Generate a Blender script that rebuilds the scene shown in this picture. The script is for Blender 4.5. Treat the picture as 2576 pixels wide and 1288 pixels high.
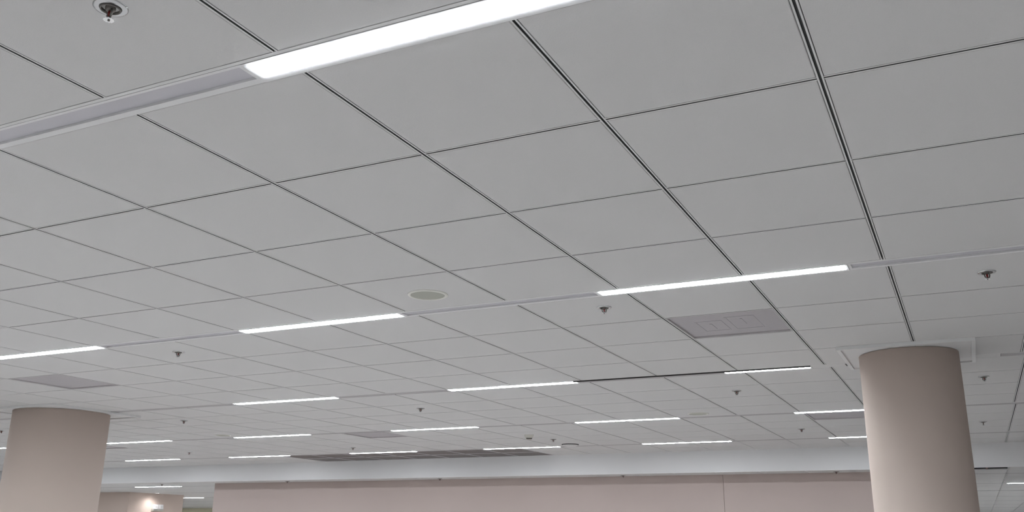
import bpy, math, random
from mathutils import Matrix, Vector

# ------------------------------------------------------------------ clear
for o in list(bpy.data.objects):
    bpy.data.objects.remove(o, do_unlink=True)
scene = bpy.context.scene
C = scene.collection

T = 0.6            # ceiling module in metres: 1 unit of (u, v) = one tile
ZC = 2.75          # height of the main ceiling
ZL = 2.456          # height of the lower ceiling beyond the bulkhead
STRIP = 0.165      # width of a light strip, in tiles

# ------------------------------------------------------------------ camera
FPX = 2305.37
ROT = ((0.8987251095, 0.4383754635, 0.0109604045),
       (-0.1179559336, 0.2657467794, -0.9567993766),
       (-0.4223500624, 0.8586067797, 0.2905422905))
CAM = (2.38487678 * T, -2.78403876 * T, ZC - 1.90112229 * T)
cam_d = bpy.data.cameras.new('camera')
cam = bpy.data.objects.new('camera', cam_d)
C.objects.link(cam)
cam_d.sensor_fit = 'HORIZONTAL'
cam_d.sensor_width = 36.0
cam_d.lens = FPX / 2576.0 * 36.0
cam_d.clip_start = 0.02
cam_d.clip_end = 200
m = Matrix(((ROT[0][0], -ROT[1][0], -ROT[2][0], CAM[0]),
            (ROT[0][1], -ROT[1][1], -ROT[2][1], CAM[1]),
            (ROT[0][2], -ROT[1][2], -ROT[2][2], CAM[2]),
            (0, 0, 0, 1)))
cam.matrix_world = m
scene.camera = cam

# ------------------------------------------------------------------ world, exposure
world = bpy.data.worlds.new('world')
scene.world = world
world.use_nodes = True
world.node_tree.nodes['Background'].inputs['Color'].default_value = (0.02, 0.02, 0.02, 1)
world.node_tree.nodes['Background'].inputs['Strength'].default_value = 0.0
scene.view_settings.view_transform = 'Standard'
scene.view_settings.look = 'None'
scene.view_settings.gamma = 1.0
scene.view_settings.use_curve_mapping = False
scene.view_settings.exposure = 0.0
LENS = 80.5        # emission of the linear lamps


# ------------------------------------------------------------------ materials
def srgb(r, g, b):
    f = lambda c: c / 12.92 if c <= 0.04045 else ((c + 0.055) / 1.055) ** 2.4
    return (f(r / 255), f(g / 255), f(b / 255), 1)


def mat(name, col, rough=0.6, metal=0.0, noise=0.0, nscale=40.0, bump=0.0, bscale=300.0,
        emit=None, estr=0.0, spec=0.5):
    mt = bpy.data.materials.new(name)
    mt.use_nodes = True
    nt = mt.node_tree
    b = nt.nodes['Principled BSDF']
    b.inputs['Base Color'].default_value = col
    b.inputs['Roughness'].default_value = rough
    b.inputs['Metallic'].default_value = metal
    b.inputs['Specular IOR Level'].default_value = spec
    if emit:
        b.inputs['Emission Color'].default_value = emit
        b.inputs['Emission Strength'].default_value = estr
    if noise > 0 or bump > 0:
        tc = nt.nodes.new('ShaderNodeTexCoord')
        geo = nt.nodes.new('ShaderNodeNewGeometry')
    if noise > 0:
        n = nt.nodes.new('ShaderNodeTexNoise')
        n.inputs['Scale'].default_value = nscale
        n.inputs['Detail'].default_value = 4
        nt.links.new(geo.outputs['Position'], n.inputs['Vector'])
        r = nt.nodes.new('ShaderNodeMapRange')
        r.inputs['To Min'].default_value = 1 - noise
        r.inputs['To Max'].default_value = 1 + noise
        nt.links.new(n.outputs['Fac'], r.inputs['Value'])
        mx = nt.nodes.new('ShaderNodeVectorMath')
        mx.operation = 'SCALE'
        mx.inputs[0].default_value = col[:3]
        nt.links.new(r.outputs['Result'], mx.inputs['Scale'])
        nt.links.new(mx.outputs['Vector'], b.inputs['Base Color'])
    if bump > 0:
        n2 = nt.nodes.new('ShaderNodeTexNoise')
        n2.inputs['Scale'].default_value = bscale
        n2.inputs['Detail'].default_value = 5
        nt.links.new(geo.outputs['Position'], n2.inputs['Vector'])
        bp = nt.nodes.new('ShaderNodeBump')
        bp.inputs['Strength'].default_value = bump
        bp.inputs['Distance'].default_value = 0.002
        nt.links.new(n2.outputs['Fac'], bp.inputs['Height'])
        nt.links.new(bp.outputs['Normal'], b.inputs['Normal'])
    return mt


M = {
    'tile': mat('mineral_fibre_tile', (0.645, 0.64, 0.64, 1), 0.9, noise=0.025, nscale=180, bump=0.25, bscale=260, spec=0.2),
    'tee': mat('white_painted_tee', (0.72, 0.72, 0.72, 1), 0.5),
    'slot': mat('dark_tee_slot', (0.11, 0.115, 0.115, 1), 0.7),
    'frame': mat('white_lamp_frame', (0.74, 0.74, 0.75, 1), 0.45),
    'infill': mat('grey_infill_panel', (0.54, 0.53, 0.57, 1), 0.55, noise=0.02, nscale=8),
    'lens': mat('lit_opal_lens', (0.9, 0.9, 0.9, 1), 0.5, emit=(0.90, 0.95, 1.0, 1), estr=LENS),
    'vent': mat('grey_perforated_metal', (0.47, 0.45, 0.47, 1), 0.8, spec=0.15, noise=0.03, nscale=60, bump=0.15, bscale=500),
    'vent_rib': mat('grey_vent_rib', (0.50, 0.48, 0.49, 1), 0.5),
    'dark': mat('dark_gap', (0.035, 0.033, 0.033, 1), 0.7),
    'dark_panel': mat('dark_bronze_panel', (0.14, 0.122, 0.12, 1), 0.5, metal=0.1, noise=0.05, nscale=6),
    'plaster': mat('white_painted_plaster', (0.72, 0.715, 0.72, 1), 0.8, noise=0.015, nscale=3, bump=0.05, bscale=120),
    'beige': mat('beige_painted_wall', (0.52, 0.435, 0.405, 1), 0.8, noise=0.015, nscale=2.5, bump=0.05, bscale=150),
    'column': mat('taupe_column_paint', (0.635, 0.535, 0.475, 1), 0.85, spec=0.15, noise=0.012, nscale=4, bump=0.04, bscale=120),
    'tan': mat('tan_painted_box', (0.66, 0.55, 0.485, 1), 0.8, noise=0.015, nscale=2.5),
    'grey_strip': mat('grey_closing_strip', (0.40, 0.385, 0.40, 1), 0.6, noise=0.02, nscale=10),  # infill grey darkened to imitate the shaded gap along it
    'olive': mat('olive_far_wall', (0.80, 0.76, 0.58, 1), 0.8, noise=0.02, nscale=2),
    'chrome': mat('chrome', (0.75, 0.76, 0.77, 1), 0.22, metal=1.0),
    'white_metal': mat('white_escutcheon', (0.55, 0.56, 0.57, 1), 0.25, metal=0.9),
    'brass_dark': mat('dark_sprinkler_metal', (0.16, 0.15, 0.14, 1), 0.4, metal=0.8),
    'red_glass': mat('red_bulb', (0.18, 0.012, 0.010, 1), 0.15),
    'spk_rim': mat('ivory_speaker_rim', (0.74, 0.74, 0.69, 1), 0.5),
    'spk_mesh': mat('grey_green_speaker_mesh', (0.42, 0.43, 0.38, 1), 0.7, noise=0.04, nscale=400, bump=0.3, bscale=900),
    'ivory': mat('ivory_plastic', (0.60, 0.59, 0.54, 1), 0.5),
    'smoke': mat('smoky_plastic', (0.62, 0.62, 0.62, 1), 0.35),
    'floor': mat('pale_floor', (0.63, 0.605, 0.585, 1), 0.5, noise=0.04, nscale=1.2),
    'roomwall': mat('room_wall', (0.62, 0.60, 0.58, 1), 0.8, noise=0.02, nscale=2),
    'glow': mat('lit_downlight', (0.9, 0.9, 0.9, 1), 0.5, emit=(1, 0.97, 0.95, 1), estr=30),
}


# ------------------------------------------------------------------ mesh helpers
class MB:
    def __init__(self):
        self.v = []
        self.f = []
        self.mi = []
        self.smooth = []

    def box(self, x0, x1, y0, y1, z0, z1, mi=0):
        n = len(self.v)
        self.v += [(x0, y0, z0), (x1, y0, z0), (x1, y1, z0), (x0, y1, z0),
                   (x0, y0, z1), (x1, y0, z1), (x1, y1, z1), (x0, y1, z1)]
        for q in ((0, 3, 2, 1), (4, 5, 6, 7), (0, 1, 5, 4), (1, 2, 6, 5), (2, 3, 7, 6), (3, 0, 4, 7)):
            self.f.append([n + i for i in q])
            self.mi.append(mi)
            self.smooth.append(False)
        return self

    def frustum(self, a, b, z0, z1, mi=0):
        # a = (x0,x1,y0,y1) at z0, b at z1
        n = len(self.v)
        self.v += [(a[0], a[2], z0), (a[1], a[2], z0), (a[1], a[3], z0), (a[0], a[3], z0),
                   (b[0], b[2], z1), (b[1], b[2], z1), (b[1], b[3], z1), (b[0], b[3], z1)]
        for q in ((0, 3, 2, 1), (4, 5, 6, 7), (0, 1, 5, 4), (1, 2, 6, 5), (2, 3, 7, 6), (3, 0, 4, 7)):
            self.f.append([n + i for i in q])
            self.mi.append(mi)
            self.smooth.append(False)
        return self

    def lathe(self, prof, seg=32, mi=0, cx=0, cy=0, cap=True):
        # prof: list of (r, z); revolve around z
        n = len(self.v)
        k = len(prof)
        for i in range(seg):
            a = 2 * math.pi * i / seg
            for r, z in prof:
                self.v.append((cx + r * math.cos(a), cy + r * math.sin(a), z))
        for i in range(seg):
            j = (i + 1) % seg
            for q in range(k - 1):
                self.f.append([n + i * k + q, n + j * k + q, n + j * k + q + 1, n + i * k + q + 1])
                self.mi.append(mi)
                self.smooth.append(True)
        if cap:
            for q in (0, k - 1):
                if prof[q][0] > 1e-6:
                    self.f.append([n + i * k + q for i in range(seg)])
                    self.mi.append(mi)
                    self.smooth.append(False)
        return self

    def tube(self, pts, r, seg=8, mi=0):
        pts = [Vector(p) for p in pts]
        n = len(self.v)
        for i, p in enumerate(pts):
            d = (pts[min(i + 1, len(pts) - 1)] - pts[max(i - 1, 0)]).normalized()
            a = d.orthogonal().normalized()
            b = d.cross(a)
            for s in range(seg):
                t = 2 * math.pi * s / seg
                self.v.append(tuple(p + r * (math.cos(t) * a + math.sin(t) * b)))
        for i in range(len(pts) - 1):
            for s in range(seg):
                s2 = (s + 1) % seg
                self.f.append([n + i * seg + s, n + i * seg + s2, n + (i + 1) * seg + s2, n + (i + 1) * seg + s])
                self.mi.append(mi)
                self.smooth.append(True)
        for i in (0, len(pts) - 1):
            self.f.append([n + i * seg + s for s in range(seg)])
            self.mi.append(mi)
            self.smooth.append(False)
        return self

    def mesh(self, name, mats):
        me = bpy.data.meshes.new(name)
        me.from_pydata(self.v, [], self.f)
        for mm in mats:
            me.materials.append(mm)
        me.polygons.foreach_set('material_index', self.mi)
        me.polygons.foreach_set('use_smooth', self.smooth)
        me.update()
        return me


def link(name, data, parent=None, loc=None):
    o = bpy.data.objects.new(name, data)
    C.objects.link(o)
    if parent is not None:
        o.parent = parent
    if loc is not None:
        o.location = loc
    return o


def build(mb, name, mats, parent=None, loc=None):
    if not isinstance(mats, (list, tuple)):
        mats = [mats]
    return link(name, mb.mesh(name, mats), parent, loc)


def tag(o, label=None, cat=None, group=None, kind=None):
    if label:
        o['label'] = label
    if cat:
        o['category'] = cat
    if group:
        o['group'] = group
    if kind:
        o['kind'] = kind
    return o


def copy_tree(root, loc, parent=None):
    r = root.copy()
    C.objects.link(r)
    if parent is not None:
        r.parent = parent
    if loc is not None:
        r.location = loc
    for ch in root.children:
        copy_tree(ch, None, r)
    return r


def project(X):
    d = [X[i] - CAM[i] for i in range(3)]
    c = [sum(ROT[k][i] * d[i] for i in range(3)) for k in range(3)]
    if c[2] < 0.05:
        return None
    return (1288 + FPX * c[0] / c[2], 644 + FPX * c[1] / c[2])


def screen_area(u, v, z):
    """size in the photograph of the tile whose low corner is (u, v); 0 when out of frame"""
    ps = []
    for du, dv in ((0, 0), (1, 0), (1, 1), (0, 1)):
        p = project(((u + du) * T, (v + dv) * T, z))
        if p is None:
            return 0.0
        ps.append((min(max(p[0], 0), 2576), min(max(p[1], 0), 1288)))
    a = 0
    for i in range(4):
        x0, y0 = ps[i]
        x1, y1 = ps[(i + 1) % 4]
        a += x0 * y1 - x1 * y0
    return abs(a) / 2


# ------------------------------------------------------------------ setting: floor and room walls
def slab(name, x0, x1, y0, y1, z0, z1, mt, lab, cat):
    mb = MB().box(x0 - x0, x1 - x0, 0, y1 - y0, 0, z1 - z0)
    o = build(mb, name, mt, loc=(x0, y0, z0))
    return tag(o, lab, cat, kind='structure')


UL, UR = -50.0, 9.0            # room extent in tiles
VR, VF_ = -8.33, 58.0
slab('floor', UL * T, UR * T, VR * T, VF_ * T, -0.1, 0.0, M['floor'],
     'pale polished floor under the whole hall, below the frame', 'floor')
slab('wall_left', UL * T - 0.1, UL * T, VR * T, VF_ * T, 0, ZC + 0.1, M['roomwall'],
     'plain wall closing the hall far to the left', 'wall')
slab('wall_right', UR * T, UR * T + 0.1, VR * T, VF_ * T, 0, ZC + 0.1, M['roomwall'],
     'plain wall closing the hall to the right of the columns', 'wall')
slab('wall_rear', UL * T, UR * T, VR * T - 0.1, VR * T, 0, ZC + 0.1, M['roomwall'],
     'plain wall behind the camera', 'wall')
slab('wall_far', UL * T, UR * T, VF_ * T, VF_ * T + 0.1, 0, ZC + 0.1, M['roomwall'],
     'plain wall at the far right end of the lower ceiling', 'wall')
slab('wall_olive', UL * T, -20 * T, 44.3 * T, 44.3 * T + 0.1, 0, ZL, M['olive'],
     'olive yellow wall far behind the beige box at lower left', 'wall')

# the long beige wall: two boards with a thin upright joint between them
WV = 19.48
wall = link('wall_front', None, loc=(-18.75 * T, WV * T, 0))
tag(wall, 'long beige wall below the white bulkhead', 'wall', kind='structure')
WL = (1.3 + 18.75) * T
joint = (-2.92 + 18.75) * T
build(MB().box(0, WL, 0.02, 0.14, 0, ZL), 'wall_core', M['beige'], wall)
build(MB().box(0, joint - 0.0025, 0, 0.02, 0, ZL), 'wall_board', M['beige'], wall)
build(MB().box(joint + 0.0025, WL, 0, 0.02, 0, ZL), 'wall_board', M['beige'], wall)

# beige box (stair core) seen past the left column
slab('wall_box', -42 * T, -27.2 * T, 23.8 * T, 26.65 * T, 0, ZL, M['tan'],
     'beige boxed-in core beside the left column at lower left', 'wall')

# white bulkhead between the high and the lower ceiling
slab('wall_bulkhead', UL * T, UR * T, 18.66 * T, 18.66 * T + 0.012, ZL, ZC + 0.03, M['plaster'],
     'smooth white bulkhead step across the hall above the beige wall', 'bulkhead')
slab('ceiling_deck', UL * T, UR * T, VR * T, VF_ * T, ZC + 0.25, ZC + 0.3, M['dark'],
     'dark structural deck hidden above the ceiling tiles', 'ceiling')

# ------------------------------------------------------------------ ceilings
TG = 0.0105        # half joint between tile and grid line
OFF = {-2: 0.0, -1: 0.0, 0: 0.0, 1: 0.02, 2: 0.065, 3: 0.09, 4: 0.09}
U0, U1 = -28, 9

tile_mb = MB()
h = T / 2 - TG
tile_mb.frustum((-h, h, -h, h), (-h, h, -h, h), 0.0018, 0.016)
tile_mb.frustum((-h + 0.0018, h - 0.0018, -h + 0.0018, h - 0.0018), (-h, h, -h, h), 0.0, 0.0018)
tile_me = tile_mb.mesh('ceiling_tile', [M['tile']])

ceiling = link('ceiling', None, loc=(0, 0, ZC))
tag(ceiling, 'suspended ceiling of square white tiles in a slotted grid', 'ceiling', kind='structure')
lower = link('ceiling', None, loc=(0, 0, ZL))
tag(lower, 'lower suspended tile ceiling beyond the white bulkhead', 'ceiling', kind='structure')

# tile cells taken by vents
VENTS = [(0, 1, 5), (-9, 1, 5), (0, 3, 12), (-9, 3, 12), (-17, 3, 12)]


def vent_uv(u, b, _):
    vF = (4 + STRIP) * b
    return u + OFF[b], (vF + 1.0) if b == 1 else vF


vent_cells = set()
for u, b, _ in VENTS:
    vent_cells.add((u, b, 1 if b == 1 else 0))
DARK = [(u, 4, k) for k in (0, 1) for u in range(-14, -7)]
dark_cells = set(DARK)

cells = []
for b in range(-2, 5):
    vF = (4 + STRIP) * b
    for k in range(2 if b == 4 else 4):
        for u in range(U0, U1):
            if (u, b, k) in vent_cells or (u, b, k) in dark_cells:
                continue
            cells.append((u + OFF[b], vF + k))


def lay_tiles(cells, z, parent, limit=300):
    ranked = sorted(cells, key=lambda c: -screen_area(c[0], c[1], z))
    rest = MB()
    n = 0
    for u, v in ranked:
        x, y = (u + 0.5) * T, (v + 0.5) * T
        if n < limit and screen_area(u, v, z) > 30:
            link('ceiling_tile', tile_me, parent, (x, y, 0))
            n += 1
        else:
            rest.frustum((x - h, x + h, y - h, y + h), (x - h, x + h, y - h, y + h), 0.0, 0.016)
    o = build(rest, 'ceiling_tile_field', M['tile'], parent)
    o['kind'] = 'stuff'


lay_tiles(cells, ZC, ceiling)

low_cells = []
for b in range(0, 9):
    base = 18.66 if b == 0 else 18.66 + 2 + STRIP + (4 + STRIP) * (b - 1)
    for k in range(2 if b == 0 else 4):
        for u in range(int(UL), int(UR)):
            v = base + k
            if v > 57:
                continue
            if b == 0 and k == 0 and u == 2:
                continue          # open slot panel sits here
            low_cells.append((u + 0.09, v))
lay_tiles(low_cells, ZL, lower)


# grid tees: slotted rails with a dark slot
def tee_mesh(L, along):
    mb = MB()
    for s in (-1, 1):
        a, b = sorted((s * 0.0036, s * 0.0084))
        c, d = sorted((s * 0.0032, s * 0.0036))
        if along == 'v':
            mb.box(a, b, 0, L, 0, 0.010, 0)
            mb.box(c, d, 0, L, 0.0006, 0.010, 1)
        else:
            mb.box(0, L, a, b, 0, 0.010, 0)
            mb.box(0, L, c, d, 0.0006, 0.010, 1)
    if along == 'v':
        mb.box(-0.013, 0.013, 0, L, 0.010, 0.0125, 1)
    else:
        mb.box(0, L, -0.013, 0.013, 0.010, 0.0125, 1)
    return mb.mesh('tee_bar', [M['tee'], M['slot']])


tee_cache = {}
tee_jobs = {}


def tee(x, y, L, along, parent):
    tee_jobs.setdefault(parent.name, []).append((x, y, L, along))


def seen_length(x, y, L, along, z):
    """length in the photograph of the part of a tee that is in frame"""
    n, tot, prev = 24, 0.0, None
    for i in range(n + 1):
        t = L * i / n
        p = project((x, y + t, z) if along == 'v' else (x + t, y, z))
        ok = p is not None and -5 < p[0] < 2581 and -5 < p[1] < 1293
        if ok and prev:
            tot += math.hypot(p[0] - prev[0], p[1] - prev[1])
        prev = p if ok else None
    return tot


def flush_tees(parent, z, limit=300):
    jobs = sorted(tee_jobs.pop(parent.name), key=lambda j: -seen_length(*j, z))
    rest = MB()
    for i, (x, y, L, along) in enumerate(jobs):
        if i < limit and seen_length(x, y, L, along, z) > 10:
            key = (round(L, 4), along)
            if key not in tee_cache:
                tee_cache[key] = tee_mesh(L, along)
            link('tee_bar', tee_cache[key], parent, (x, y, 0))
        elif along == 'v':
            rest.box(x - 0.0084, x - 0.0034, y, y + L, 0, 0.010, 0)
            rest.box(x + 0.0034, x + 0.0084, y, y + L, 0, 0.010, 0)
            rest.box(x - 0.013, x + 0.013, y, y + L, 0.010, 0.0125, 1)
        else:
            rest.box(x, x + L, y - 0.0084, y - 0.0034, 0, 0.010, 0)
            rest.box(x, x + L, y + 0.0034, y + 0.0084, 0, 0.010, 0)
            rest.box(x, x + L, y - 0.013, y + 0.013, 0.010, 0.0125, 1)
    o = build(rest, 'tee_bar_field', [M['tee'], M['slot']], parent)
    o['kind'] = 'stuff'


E_ = 0.0085
for b in range(-2, 5):
    vF = (4 + STRIP) * b
    nt = 2 if b == 4 else 4
    L = nt * T - (0.0 if b == 4 else 0.0095)
    for u in range(U0, U1 + 1):
        tee((u + OFF[b]) * T, vF * T + 0.0095, L - 0.0095, 'v', ceiling)
    for k in range(1, nt):
        # short cross tees run between the main tees
        for u in range(U0, U1):
            tee((u + OFF[b]) * T + E_, (vF + k) * T, T - 2 * E_, 'u', ceiling) if screen_area(u, vF + k - 0.5, ZC) > 400 else None
        first = [u for u in range(U0, U1) if screen_area(u, vF + k - 0.5, ZC) > 400]
        lo = min(first) if first else U1
        hi = max(first) if first else U1
        if lo > U0:
            tee((U0 + OFF[b]) * T, (vF + k) * T, (lo - U0) * T - E_, 'u', ceiling)
        if first and hi < U1 - 1:
            tee((hi + 1 + OFF[b]) * T + E_, (vF + k) * T, (U1 - hi - 1) * T - E_, 'u', ceiling)
    # tee along the near side of the next strip
    if b < 4:
        yc = (vF + 4) * T
        if b == 1:       # third strip: a dark lip imitates the shade of an open gap
            spans = [(U0, -2.1, 0), (-2.1, 0.86, 1), (0.86, U1, 0)]
        else:
            spans = [(U0, U1, 0)]
        for ua, ub, gap in spans:
            if gap:
                build(MB().box(ua * T, ub * T, yc - 0.004, yc + 0.004, -0.008, 0.012), 'shadow_gap', M['dark'], ceiling)
            else:
                build(MB().box(ua * T, ub * T, yc - 0.0085, yc + 0.0035, 0, 0.012), 'edge_tee', M['tee'], ceiling)
flush_tees(ceiling, ZC)
# edge angle where the ceiling meets the bulkhead
build(MB().box(U0 * T, U1 * T, 18.66 * T - 0.018, 18.66 * T, -0.0025, 0.0), 'edge_angle', M['tee'], ceiling)

# lower ceiling grid
for b in range(0, 9):
    base = 18.66 if b == 0 else 18.66 + 2 + STRIP + (4 + STRIP) * (b - 1)
    nt = 2 if b == 0 else 4
    for u in range(int(UL), int(UR) + 1):
        if -18 <= u <= 0 and b > 0:
            continue
        if base + nt > 57:
            continue
        tee((u + 0.09) * T, base * T + 0.013, nt * T - 0.03, 'v', lower)
    for k in range(1, nt):
        tee(UL * T, (base + k) * T, (-18 - UL) * T, 'u', lower)
        tee(1.09 * T, (base + k) * T, (UR - 1.09) * T, 'u', lower)

flush_tees(lower, ZL)

# ------------------------------------------------------------------ light strips: lamps and infill panels between them
VN, VP = -0.0935 / T, 0.0085 / T       # near and far edge of the fixture, in tiles from the strip's far edge
FR = 0.0105                   # frame width (m), near side and ends
FF = 0.0235                   # frame width on the far side


def strip_bars(mb, L, y0, y1, z0=0.0, z1=0.03, end=FR):
    mb.box(0, L, y0, y0 + FR, z0, z1)
    mb.box(0, L, y1 - FF, y1, z0, z1)
    mb.box(0, end, y0 + FR, y1 - FF, z0, z1)
    mb.box(L - end, L, y0 + FR, y1 - FF, z0, z1)


def make_lamp(ua, ub, v, z, label, group):
    L = (ub - ua) * T + 2 * FR
    W = (VP - VN) * T
    root = link('linear_light', None, loc=(ua * T - FR, (v + VN) * T, z))
    tag(root, label, 'ceiling light', group)
    mb = MB()
    strip_bars(mb, L, 0, W, -0.001)
    mb.box(0, L, 0, W, 0.03, 0.033)
    build(mb, 'housing', M['frame'], root)
    ml = MB()
    a = (FR, L - FR, FR, W - FF)
    c = 0.002
    ml.frustum((a[0] + c, a[1] - c, a[2] + c, a[3] - c), a, -0.0026, 0.001)
    ml.box(a[0], a[1], a[2], a[3], 0.001, 0.006)
    build(ml, 'lens', M['lens'], root)
    return root


def infill(ua, ub, v, parent, plain=False, far=False):
    L = (ub - ua) * T - 0.003
    if L < 0.01:
        return
    W = (VP - VN) * T
    loc = (ua * T + 0.0015, (v + VN) * T, 0)
    if plain:
        build(MB().box(0, L, 0, W, 0.0, 0.014), 'filler_panel', M['tile'], parent, loc)
        return
    if far:  # plain panel whose darker grey stands in for the gap's shade
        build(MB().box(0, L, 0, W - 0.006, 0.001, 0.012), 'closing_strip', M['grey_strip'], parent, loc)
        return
    mb = MB()
    strip_bars(mb, L, 0, W, 0.0, 0.026, 0.012)
    fr = build(mb, 'infill_frame', M['frame'], parent, loc)
    mb = MB()
    mb.box(0.012, L - 0.012, FR, W - FF, 0.008, 0.012)
    build(mb, 'infill_panel', M['infill'], fr)


ORD = ['first', 'second', 'third', 'fourth', 'fifth', 'sixth']
ROWS = [  # lamps out of view are added to raise the light level
    ('Z', -1, [(-15.6, -13.7), (-11.8, -9.9), (-8.0, -6.05), (-4.05, -2.12), (-0.19, 1.74), (3.66, 5.6)]),  # whole row is unseen, added to brighten the hall
    ('A', 0, [(-15.6, -13.7), (-11.8, -9.9), (-8.0, -6.05), (-4.05, -2.12), (-0.19, 1.74), (3.66, 5.6)]),
    ('B', 1, [(-15.6, -13.7), (-11.75, -9.83), (-7.9, -5.98), (-3.97, -2.12), (-0.18, 1.735)]),
    ('C', 2, [(-19.4, -17.5), (-15.6, -13.7), (-7.83, -5.9), (-3.98, -2.09), (-0.15, 0.843)]),
    ('D', 3, [(-24.8, -22.9), (-20.87, -18.93), (-15.41, -13.47), (-11.6, -9.65), (-7.64, -5.77), (-3.79, -1.93), (-0.03, 1.9)]),
    ('E', 4, [(-27.2, -25.3), (-23.3, -21.4), (-19.42, -17.42), (-15.55, -13.56), (-11.6, -9.68), (-7.8, -5.89), (-3.93, -2.02), (-0.07, 1.86)]),
]
LAB = {
    'Z': ['lit strip light behind the camera, %s from the left' % w for w in ORD],
    'A': ['lit strip light of the nearest row outside the frame, %s from the left' % w for w in ORD[:4]] + [
          'largest lit strip light, at the top of the picture',
          'lit strip light of the nearest row outside the frame at the right'],
    'B': ['lit strip light of the second row far outside the left frame edge', 'lit strip light of the second row hidden beyond the left frame edge',
          'lit strip light of the second row cut by the left picture edge',
          'lit strip light of the second row left of the round speaker',
          'long lit strip light between two sprinklers above the near grey vent'],
    'C': ['lit strip light of the third row far outside the left frame edge',
          'lit strip light of the third row just outside the left frame edge',
          'lit strip light at the left end of the third row',
          'lit strip light in the middle of the third row',
          'short lit strip light beside the right column, dark gap above it'],
    'D': ['lit strip light of the fourth row outside the left frame edge',
          'lit strip light tip left of the left column, at the picture edge',
          'lit strip light in the fourth row touching the left column',
          'lit strip light in the fourth row beside a small far speaker',
          'lit strip light in the fourth row beside a small dark vent',
          'lit strip light in the fourth row below the third row\'s unlit gap',
          'lit strip light in the fourth row reaching behind the right column'],
    'E': ['lit strip light of the far row outside the left frame edge',
          'lit strip light of the far row hidden behind the left column',
          'leftmost lit strip light of the far row above the bulkhead',
          'lit strip light at the left end of the dark bronze panels',
          'lit strip light above the left half of the dark bronze panels',
          'lit strip light above the right end of the dark bronze panels',
          'lit strip light of the far row right of the dome device',
          'lit strip light of the far row half hidden by the right column'],
}
for nm, b, lamps in ROWS:
    v = (4 + STRIP) * b
    for i, (ua, ub) in enumerate(lamps):
        make_lamp(ua, ub, v, ZC, LAB[nm][i], 'lit strip lights of the main ceiling')
    gap = FR / T
    edges = [U0] + [e for a in lamps for e in (a[0] - gap, a[1] + gap)] + [U1]
    for i in range(0, len(edges), 2):
        a, c = edges[i], edges[i + 1]
        if nm == 'C':
            if i == len(edges) - 2:      # around the right column
                infill(a, 1.24, v, ceiling, plain=True)
                infill(2.56, 2.82, v, ceiling, plain=True)
                infill(2.82, c, v, ceiling, far=True)
                continue
            if abs(a + 13.7) < 0.1:      # around the left column
                infill(a, -12.25, v, ceiling, far=True)
                infill(-10.47, c, v, ceiling, far=True)
                continue
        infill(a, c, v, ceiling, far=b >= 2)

LOW = [  # hidden and off-frame lamps here are added to brighten the lower ceiling
    (20.825, [(-35.2, -33.3), (-31.3, -29.4), (-27.45, -25.53), (-23.5, -21.45), (-19.6, -17.7)],
     ['lit strip light of the lower ceiling far outside the left frame edge',
      'lit strip light of the lower ceiling just outside the left frame edge',
      'lit strip light tip peeking past the left column under the bulkhead',
      'lit strip light on the lower ceiling above the beige box',
      'end of a strip light tucked behind the left end of the beige wall']),
    (24.99, [(-23.2, -21.3), (-19.3, -17.4), (-15.4, -13.5), (-3.7, -1.8), (0.2, 2.1), (3.2, 5.15)],
     ['lit strip light on the lower ceiling hidden by the beige wall end',
      'first strip light in the room behind the long beige wall',
      'second strip light in the room behind the long beige wall',
      'third strip light in the room behind the long beige wall',
      'lit strip light on the lower ceiling hidden by the right column',
      'lit strip light on the lower ceiling at the right picture edge']),
    (29.3, [(-30.6, -28.62), (-26.7, -24.75), (-22.8, -20.9), (-18.9, -17.0), (-3.7, -1.8), (0.2, 2.1), (5.0, 6.9)],
     ['lit strip light on the lower ceiling above the olive wall',
      'lit strip light on the lower ceiling behind the end of the beige wall',
      'fourth strip light in the room behind the long beige wall',
      'fifth strip light in the room behind the long beige wall',
      'sixth strip light in the room behind the long beige wall',
      'second strip light of the lower ceiling hidden by the right column',
      'lit strip light on the lower ceiling beyond the right frame edge']),
]
WORDS = ['third', 'fourth', 'fifth', 'sixth', 'seventh', 'eighth']
for i, v in enumerate((33.32, 37.49, 41.65, 45.8, 50.0, 54.0)):  # rows of unseen lamps added to light the far lower ceiling
    lamps = [(0.2, 2.1), (5.0, 6.9)]
    labs = ['%s strip light of the lower ceiling hidden by the right column' % WORDS[i],
            '%s strip light of the lower ceiling outside the right frame edge' % WORDS[i]]
    if v < 44:
        far = {0: [(-37.0, -35.1), (-30.5, -28.6)], 1: [(-41.0, -39.1), (-35.0, -33.1)],
               2: [(-45.0, -43.1), (-39.2, -37.3)]}[i]
        mid = {0: [(-26.6, -24.7), (-22.7, -20.8)], 1: [(-31.0, -29.1), (-27.1, -25.2)],
               2: [(-35.2, -33.3), (-31.3, -29.4)]}[i]
        lamps = far + mid + lamps
        labs = ['%s strip light of the lower ceiling hidden behind the beige box' % WORDS[i],
                '%s strip light of the lower ceiling hidden behind the beige wall' % WORDS[i],
                '%s strip light behind the beige wall, middle of three' % WORDS[i],
                '%s strip light behind the beige wall, right of three' % WORDS[i]] + labs
    LOW.append((v, lamps, labs))
for v, lamps, labs in LOW:
    for (ua, ub), lb in zip(lamps, labs):
        make_lamp(ua, ub, v, ZL, lb, 'lit strip lights of the lower ceiling')
    gap = FR / T
    e = [UL] + [q for a in lamps for q in (a[0] - gap, a[1] + gap)] + [UR]
    for i in range(0, len(e), 2):
        infill(e[i], e[i + 1], v, lower, far=True)


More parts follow.
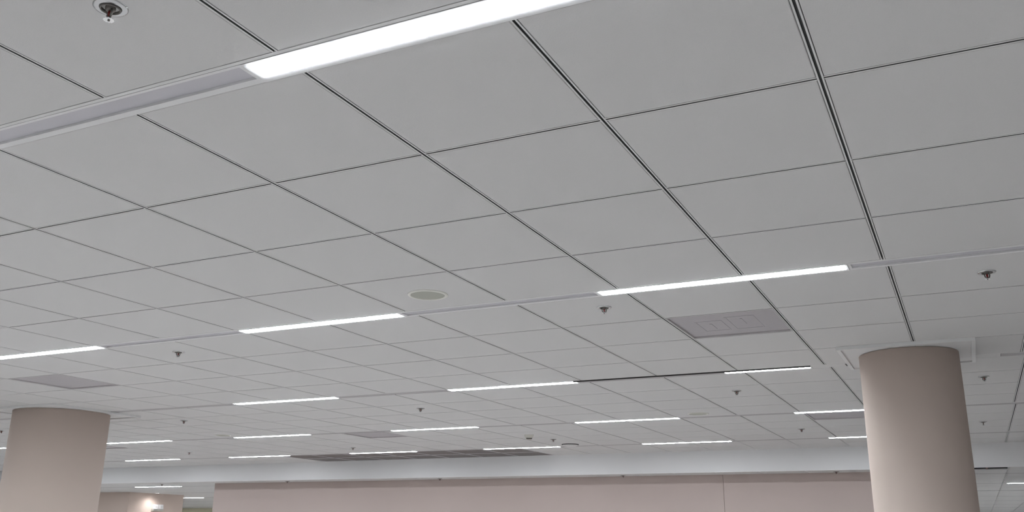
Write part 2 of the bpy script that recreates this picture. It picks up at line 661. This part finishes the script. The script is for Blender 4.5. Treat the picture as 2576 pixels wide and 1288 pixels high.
# ------------------------------------------------------------------ columns
def make_column(u, v, r, half, label):
    root = link('round_column', None, loc=(u * T, v * T, 0))
    tag(root, label, 'column')
    R = r * T
    H = half * T
    build(MB().lathe([(R, 0.0), (R, ZC - 0.014)], 96), 'shaft', M['column'], root)
    mb = MB()
    seg = 48
    # collar plate: square with a round hole, 8 mm thick, 10 mm below the tiles
    zc = ZC - 0.012
    for zz in (zc, zc + 0.008):
        n = len(mb.v)
        for i in range(seg):
            a = 2 * math.pi * i / seg
            ca, sa = math.cos(a), math.sin(a)
            q = H / max(abs(ca), abs(sa))
            mb.v.append(((R - 0.002) * ca, (R - 0.002) * sa, zz))
            mb.v.append((q * ca, q * sa, zz))
        for i in range(seg):
            j = (i + 1) % seg
            mb.f.append([n + 2 * i, n + 2 * i + 1, n + 2 * j + 1, n + 2 * j])
            mb.mi.append(0)
            mb.smooth.append(False)
    build(mb, 'collar', M['plaster'], root)
    w = 0.022
    z0, z1 = ZC - 0.022, ZC - 0.0005
    for a in ((-H, H, -H, -H + w), (-H, H, H - w, H), (-H, -H + w, -H + w, H - w), (H - w, H, -H + w, H - w)):
        build(MB().box(a[0], a[1], a[2], a[3], z0, z1), 'collar_moulding', M['tee'], root)
    return root


make_column(1.925, 7.77, 0.494, 0.65, 'taupe round column at the right with a square white collar')
make_column(-11.36, 7.94, 0.754, 0.875, 'taupe round column at the lower left picture edge')


# ------------------------------------------------------------------ vents
def make_vent(u, v, label, group, pattern):
    root = link('air_vent', None, loc=(u * T, v * T, ZC))
    tag(root, label, 'air vent', group)
    a = TG
    w = 0.006
    mb = MB()
    mb.box(a, T - a, a, a + w, 0, 0.022)
    mb.box(a, T - a, T - a - w, T - a, 0, 0.022)
    mb.box(a, a + w, a + w, T - a - w, 0, 0.022)
    mb.box(T - a - w, T - a, a + w, T - a - w, 0, 0.022)
    build(mb, 'vent_frame', M['vent_rib'], root)
    build(MB().box(a + w, T - a - w, a + w, T - a - w, 0.009, 0.014), 'vent_face', M['vent'], root)
    if pattern:
        # shallow pressed outlines on the face
        def outline(x0, x1, y0, y1):
            t = 0.008
            m2 = MB()
            m2.box(x0, x1, y0, y0 + t, 0.0078, 0.009)
            m2.box(x0, x1, y1 - t, y1, 0.0078, 0.009)
            m2.box(x0, x0 + t, y0 + t, y1 - t, 0.0078, 0.009)
            m2.box(x1 - t, x1, y0 + t, y1 - t, 0.0078, 0.009)
            build(m2, 'pressed_outline', M['vent'], root)
        outline(0.12, 0.27, 0.20, 0.46)
        outline(0.30, 0.46, 0.14, 0.46)
        build(MB().box(0.19, 0.20, 0.27, 0.41, 0.0072, 0.009), 'pressed_rib', M['vent'], root)
        build(MB().box(0.375, 0.385, 0.20, 0.34, 0.0072, 0.009), 'pressed_rib', M['vent'], root)
    return root


VLAB = ['near grey square ceiling vent with pressed outlines, below the long strip light',
        'plain grey square ceiling vent above the left column',
        'grey square ceiling vent under a strip light beside the right column',
        'small dark square ceiling vent between two fourth-row strip lights',
        'sliver of grey ceiling vent just right of the left column']
for i, cell in enumerate(VENTS):
    u, v = vent_uv(*cell)
    make_vent(u, v, VLAB[i], 'square ceiling vents', i == 0)

# dark bronze panels along the bulkhead
proto = None
for u, b, k in DARK:
    x, y = (u + OFF[4]) * T, ((4 + STRIP) * 4 + k) * T
    if proto is None:
        proto = link('dark_ceiling_panel', None, loc=(x, y, ZC))
        tag(proto, 'dark bronze ceiling panel in the two rows against the bulkhead', 'ceiling panel',
            'dark bronze panels against the bulkhead')
        a = TG
        mb = MB()
        w = 0.012
        mb.box(a, T - a, a, a + w, 0, 0.02)
        mb.box(a, T - a, T - a - w, T - a, 0, 0.02)
        mb.box(a, a + w, a + w, T - a - w, 0, 0.02)
        mb.box(T - a - w, T - a, a + w, T - a - w, 0, 0.02)
        build(mb, 'panel_frame', M['vent'], proto)
        build(MB().box(a + w, T - a - w, a + w, T - a - w, 0.006, 0.012), 'panel_face', M['dark_panel'], proto)
    else:
        copy_tree(proto, (x, y, ZC))


# ------------------------------------------------------------------ sprinklers
def make_sprinkler():
    root = link('fire_sprinkler', None)
    # dished escutcheon
    build(MB().lathe([(0.0385, 0.0), (0.0385, -0.0015), (0.036, -0.004), (0.030, -0.0055), (0.0225, -0.0045),
                      (0.021, 0.0), (0.021, 0.004)], 40, cap=False), 'escutcheon', M['white_metal'], root)
    build(MB().lathe([(0.0225, -0.0040), (0.0225, -0.0072), (0.0200, -0.0072), (0.0195, 0.004), (0.0195, 0.0045)], 32, cap=False),
          'recess_cup', M['brass_dark'], root)
    fr = MB()
    fr.lathe([(0.0, 0.004), (0.0195, 0.004), (0.0195, 0.003), (0.0115, 0.003), (0.0115, -0.007), (0.007, -0.011), (0.0, -0.011)], 20, cap=False)
    for s in (-1, 1):
        fr.tube([(s * 0.007, 0, -0.006), (s * 0.0105, 0, -0.012), (s * 0.0108, 0, -0.018), (s * 0.008, 0, -0.025),
                 (s * 0.003, 0, -0.030)], 0.0030, 8)
    fr.lathe([(0.0, -0.026), (0.0042, -0.026), (0.0042, -0.032), (0.0, -0.032)], 14, cap=False)
    f = build(fr, 'yoke', M['brass_dark'], root)
    build(MB().lathe([(0.0, -0.008), (0.0036, -0.0100), (0.0046, -0.016), (0.0034, -0.0235), (0.0, -0.026)], 14, cap=False),
          'glass_bulb', M['red_glass'], f)
    d = MB()
    seg = 48
    n = len(d.v)
    for zz in (-0.032, -0.0335):
        for i in range(seg):
            a = 2 * math.pi * i / seg
            r = 0.0130 if (i // 2) % 2 == 0 else 0.0112
            d.v.append((r * math.cos(a), r * math.sin(a), zz))
    d.f.append([n + i for i in range(seg)])
    d.f.append([n + seg + i for i in reversed(range(seg))])
    for i in range(seg):
        j = (i + 1) % seg
        d.f.append([n + i, n + seg + i, n + seg + j, n + j])
    d.mi += [0] * (seg + 2)
    d.smooth += [False] * (seg + 2)
    build(d, 'deflector', M['chrome'], root)
    build(MB().lathe([(0.0, -0.0332), (0.0028, -0.0332), (0.0028, -0.0352), (0.0, -0.0352)], 12, cap=False),
          'deflector_screw', M['brass_dark'], root)
    return root


SPR = [
    (-0.347, -0.712, ZC, 'largest fire sprinkler, cut by the top picture edge at upper left'),
    (-0.318, 4.542, ZC, 'fire sprinkler under the left end of the long strip light'),
    (2.664, 4.629, ZC, 'fire sprinkler above the right column near the right picture edge'),
    (-5.379, 4.624, ZC, 'fire sprinkler right of the strip light cut by the left edge'),
    (-0.35, 9.743, ZC, 'fire sprinkler below the short strip light left of the right column'),
    (-5.36, 9.731, ZC, 'fire sprinkler in the middle between third and fourth light rows'),
    (-10.287, 9.627, ZC, 'fire sprinkler right of the left column above the fourth light row'),
    (-15.194, 9.583, ZC, 'fire sprinkler at the left picture edge beside the left column'),
    (2.662, 9.701, ZC, 'upper fire sprinkler directly right of the right column'),
    (2.667, 14.697, ZC, 'lower fire sprinkler directly right of the right column'),
    (-0.309, 14.762, ZC, 'fire sprinkler between two strip lights just left of the right column'),
    (-5.345, 14.977, ZC, 'fire sprinkler beside the small boxy ceiling sensor'),
    (-10.553, 15.2, ZC, 'fire sprinkler above the dark bronze panels'),
    (-15.407, 14.937, ZC, 'fire sprinkler above the lower left strip lights'),
    (-0.30, 19.08, ZL, 'fire sprinkler on the bulkhead soffit left of the right column'),
    (-5.27, 19.08, ZL, 'fire sprinkler on the bulkhead soffit at right of centre'),
    (-10.45, 19.08, ZL, 'fire sprinkler on the bulkhead soffit below the dark panels'),
    (-15.6, 19.08, ZL, 'fire sprinkler on the bulkhead soffit near the left wall end'),
    (-20.9, 19.4, ZL, 'fire sprinkler on the lower ceiling above its strip light'),
]
sp = make_sprinkler()
for i, (u, v, z, lb) in enumerate(SPR):
    o = sp if i == 0 else copy_tree(sp, None)
    o.location = (u * T, v * T, z)
    o.rotation_euler.z = math.radians([-18, 30, 25, 60, 20, 40, 75, 10, 15, 80, 35, 50, 20, 65, 5, 45, 30, 70, 25][i])
    tag(o, lb, 'sprinkler', 'fire sprinklers on the ceilings')


# ------------------------------------------------------------------ speakers
def make_speaker():
    root = link('ceiling_speaker', None)
    build(MB().lathe([(0.101, 0.0), (0.101, -0.003), (0.098, -0.0055), (0.088, -0.0065), (0.085, -0.004), (0.0845, 0.0)], 56, cap=False),
          'speaker_rim', M['spk_rim'], root)
    build(MB().lathe([(0.085, -0.0025), (0.06, -0.0035), (0.03, -0.004), (0.0, -0.0042)], 48, cap=False),
          'speaker_grille', M['spk_mesh'], root)
    return root


SPK = [(-1.505, 3.545, 'large round ceiling speaker above the middle of the picture'),
       (-1.474, 11.95, 'small far round speaker between strip lights left of the right column'),
       (-11.49, 11.91, 'small far round speaker left of a fourth-row strip light')]
s0 = make_speaker()
for i, (u, v, lb) in enumerate(SPK):
    o = s0 if i == 0 else copy_tree(s0, None)
    o.location = (u * T, v * T, ZC)
    tag(o, lb, 'speaker', 'round ceiling speakers')

# ------------------------------------------------------------------ small devices
o = link('ceiling_sensor', None, loc=(-5.47 * T, 14.05 * T, ZC))
o.rotation_euler.z = math.radians(27)
tag(o, 'small ivory boxy ceiling sensor with a dark lens slot', 'sensor')
build(MB().frustum((-0.032, 0.032, -0.03, 0.045), (-0.055, 0.055, -0.05, 0.05), -0.052, 0.0), 'sensor_body', M['ivory'], o)
build(MB().frustum((-0.030, 0.030, -0.038, -0.030), (-0.036, 0.036, -0.041, -0.031), -0.053, -0.036), 'sensor_lens', M['brass_dark'], o)

o = link('ceiling_dome', None, loc=(-5.44 * T, 16.12 * T, ZC))
tag(o, 'shallow round ceiling dome with a dark rim beside a far strip light', 'dome')
build(MB().lathe([(0.112, 0.0), (0.112, -0.009), (0.104, -0.010), (0.100, -0.002)], 48, cap=False), 'dome_rim', M['dark'], o)
build(MB().lathe([(0.103, -0.010), (0.098, -0.016), (0.08, -0.024), (0.045, -0.030), (0.0, -0.032)], 48, cap=False),
      'dome_cover', M['smoke'], o)

# open slot in the lower ceiling right of the right column
o = link('slot_diffuser', None, loc=(2.09 * T, 18.69 * T, ZL))
tag(o, 'dark open slot in the lower ceiling right of the right column', 'diffuser')
build(MB().box(0.01, 0.59, 0.0, 0.012, 0, 0.05), 'slot_lip', M['tile'], o)
build(MB().box(0.01, 0.59, 0.40, 0.58, 0, 0.012), 'slot_filler', M['tile'], o)
build(MB().box(0.01, 0.59, 0.012, 0.40, 0.035, 0.05), 'slot_back', M['dark'], o)
build(MB().tube([(0.36, 0.05, 0.018), (0.36, 0.35, 0.018)], 0.013, 10), 'red_pipe', mat('red_pipe_paint', (0.22, 0.04, 0.02, 1), 0.5), o)

# twin-head emergency lamp on the side of the beige box
o = link('emergency_light', None, loc=(-27.2 * T, 25.27 * T, ZC - 1.035 * T))
tag(o, 'white twin-head emergency lamp on the beige box at lower left', 'emergency light')
build(MB().box(0, 0.05, -0.165, 0.165, -0.072, -0.03), 'lamp_body', M['ivory'], o)
for s in (-1, 1):
    hd = build(MB().frustum((0.0, 0.075, -0.06 + s * 0.085, 0.06 + s * 0.085), (0.0, 0.055, -0.066 + s * 0.085, 0.066 + s * 0.085), -0.03, 0.075),
               'lamp_head', M['frame'], o)
    build(MB().box(0.064, 0.074, -0.028 + s * 0.085, 0.028 + s * 0.085, 0.0, 0.045), 'head_glass', M['smoke'], hd)

# downlight that washes the beige box
o = link('downlight', None, loc=(-26.80 * T, 24.82 * T, ZL))
tag(o, 'recessed downlight washing the beige box at lower left', 'downlight')
build(MB().lathe([(0.06, 0.0), (0.06, -0.004), (0.05, -0.005), (0.048, 0.0)], 32, cap=False), 'downlight_trim', M['frame'], o)
build(MB().lathe([(0.048, 0.0), (0.0, 0.0005)], 32, cap=False), 'downlight_glass', M['glow'], o)
ld = bpy.data.lights.new('downlight_beam', 'SPOT')
ld.energy = 22
ld.spot_size = math.radians(155)
ld.spot_blend = 1.0
ld.shadow_soft_size = 0.05
ld.color = (1, 0.96, 0.95)
lo = link('downlight_beam', ld, o, (0, 0, -0.012))
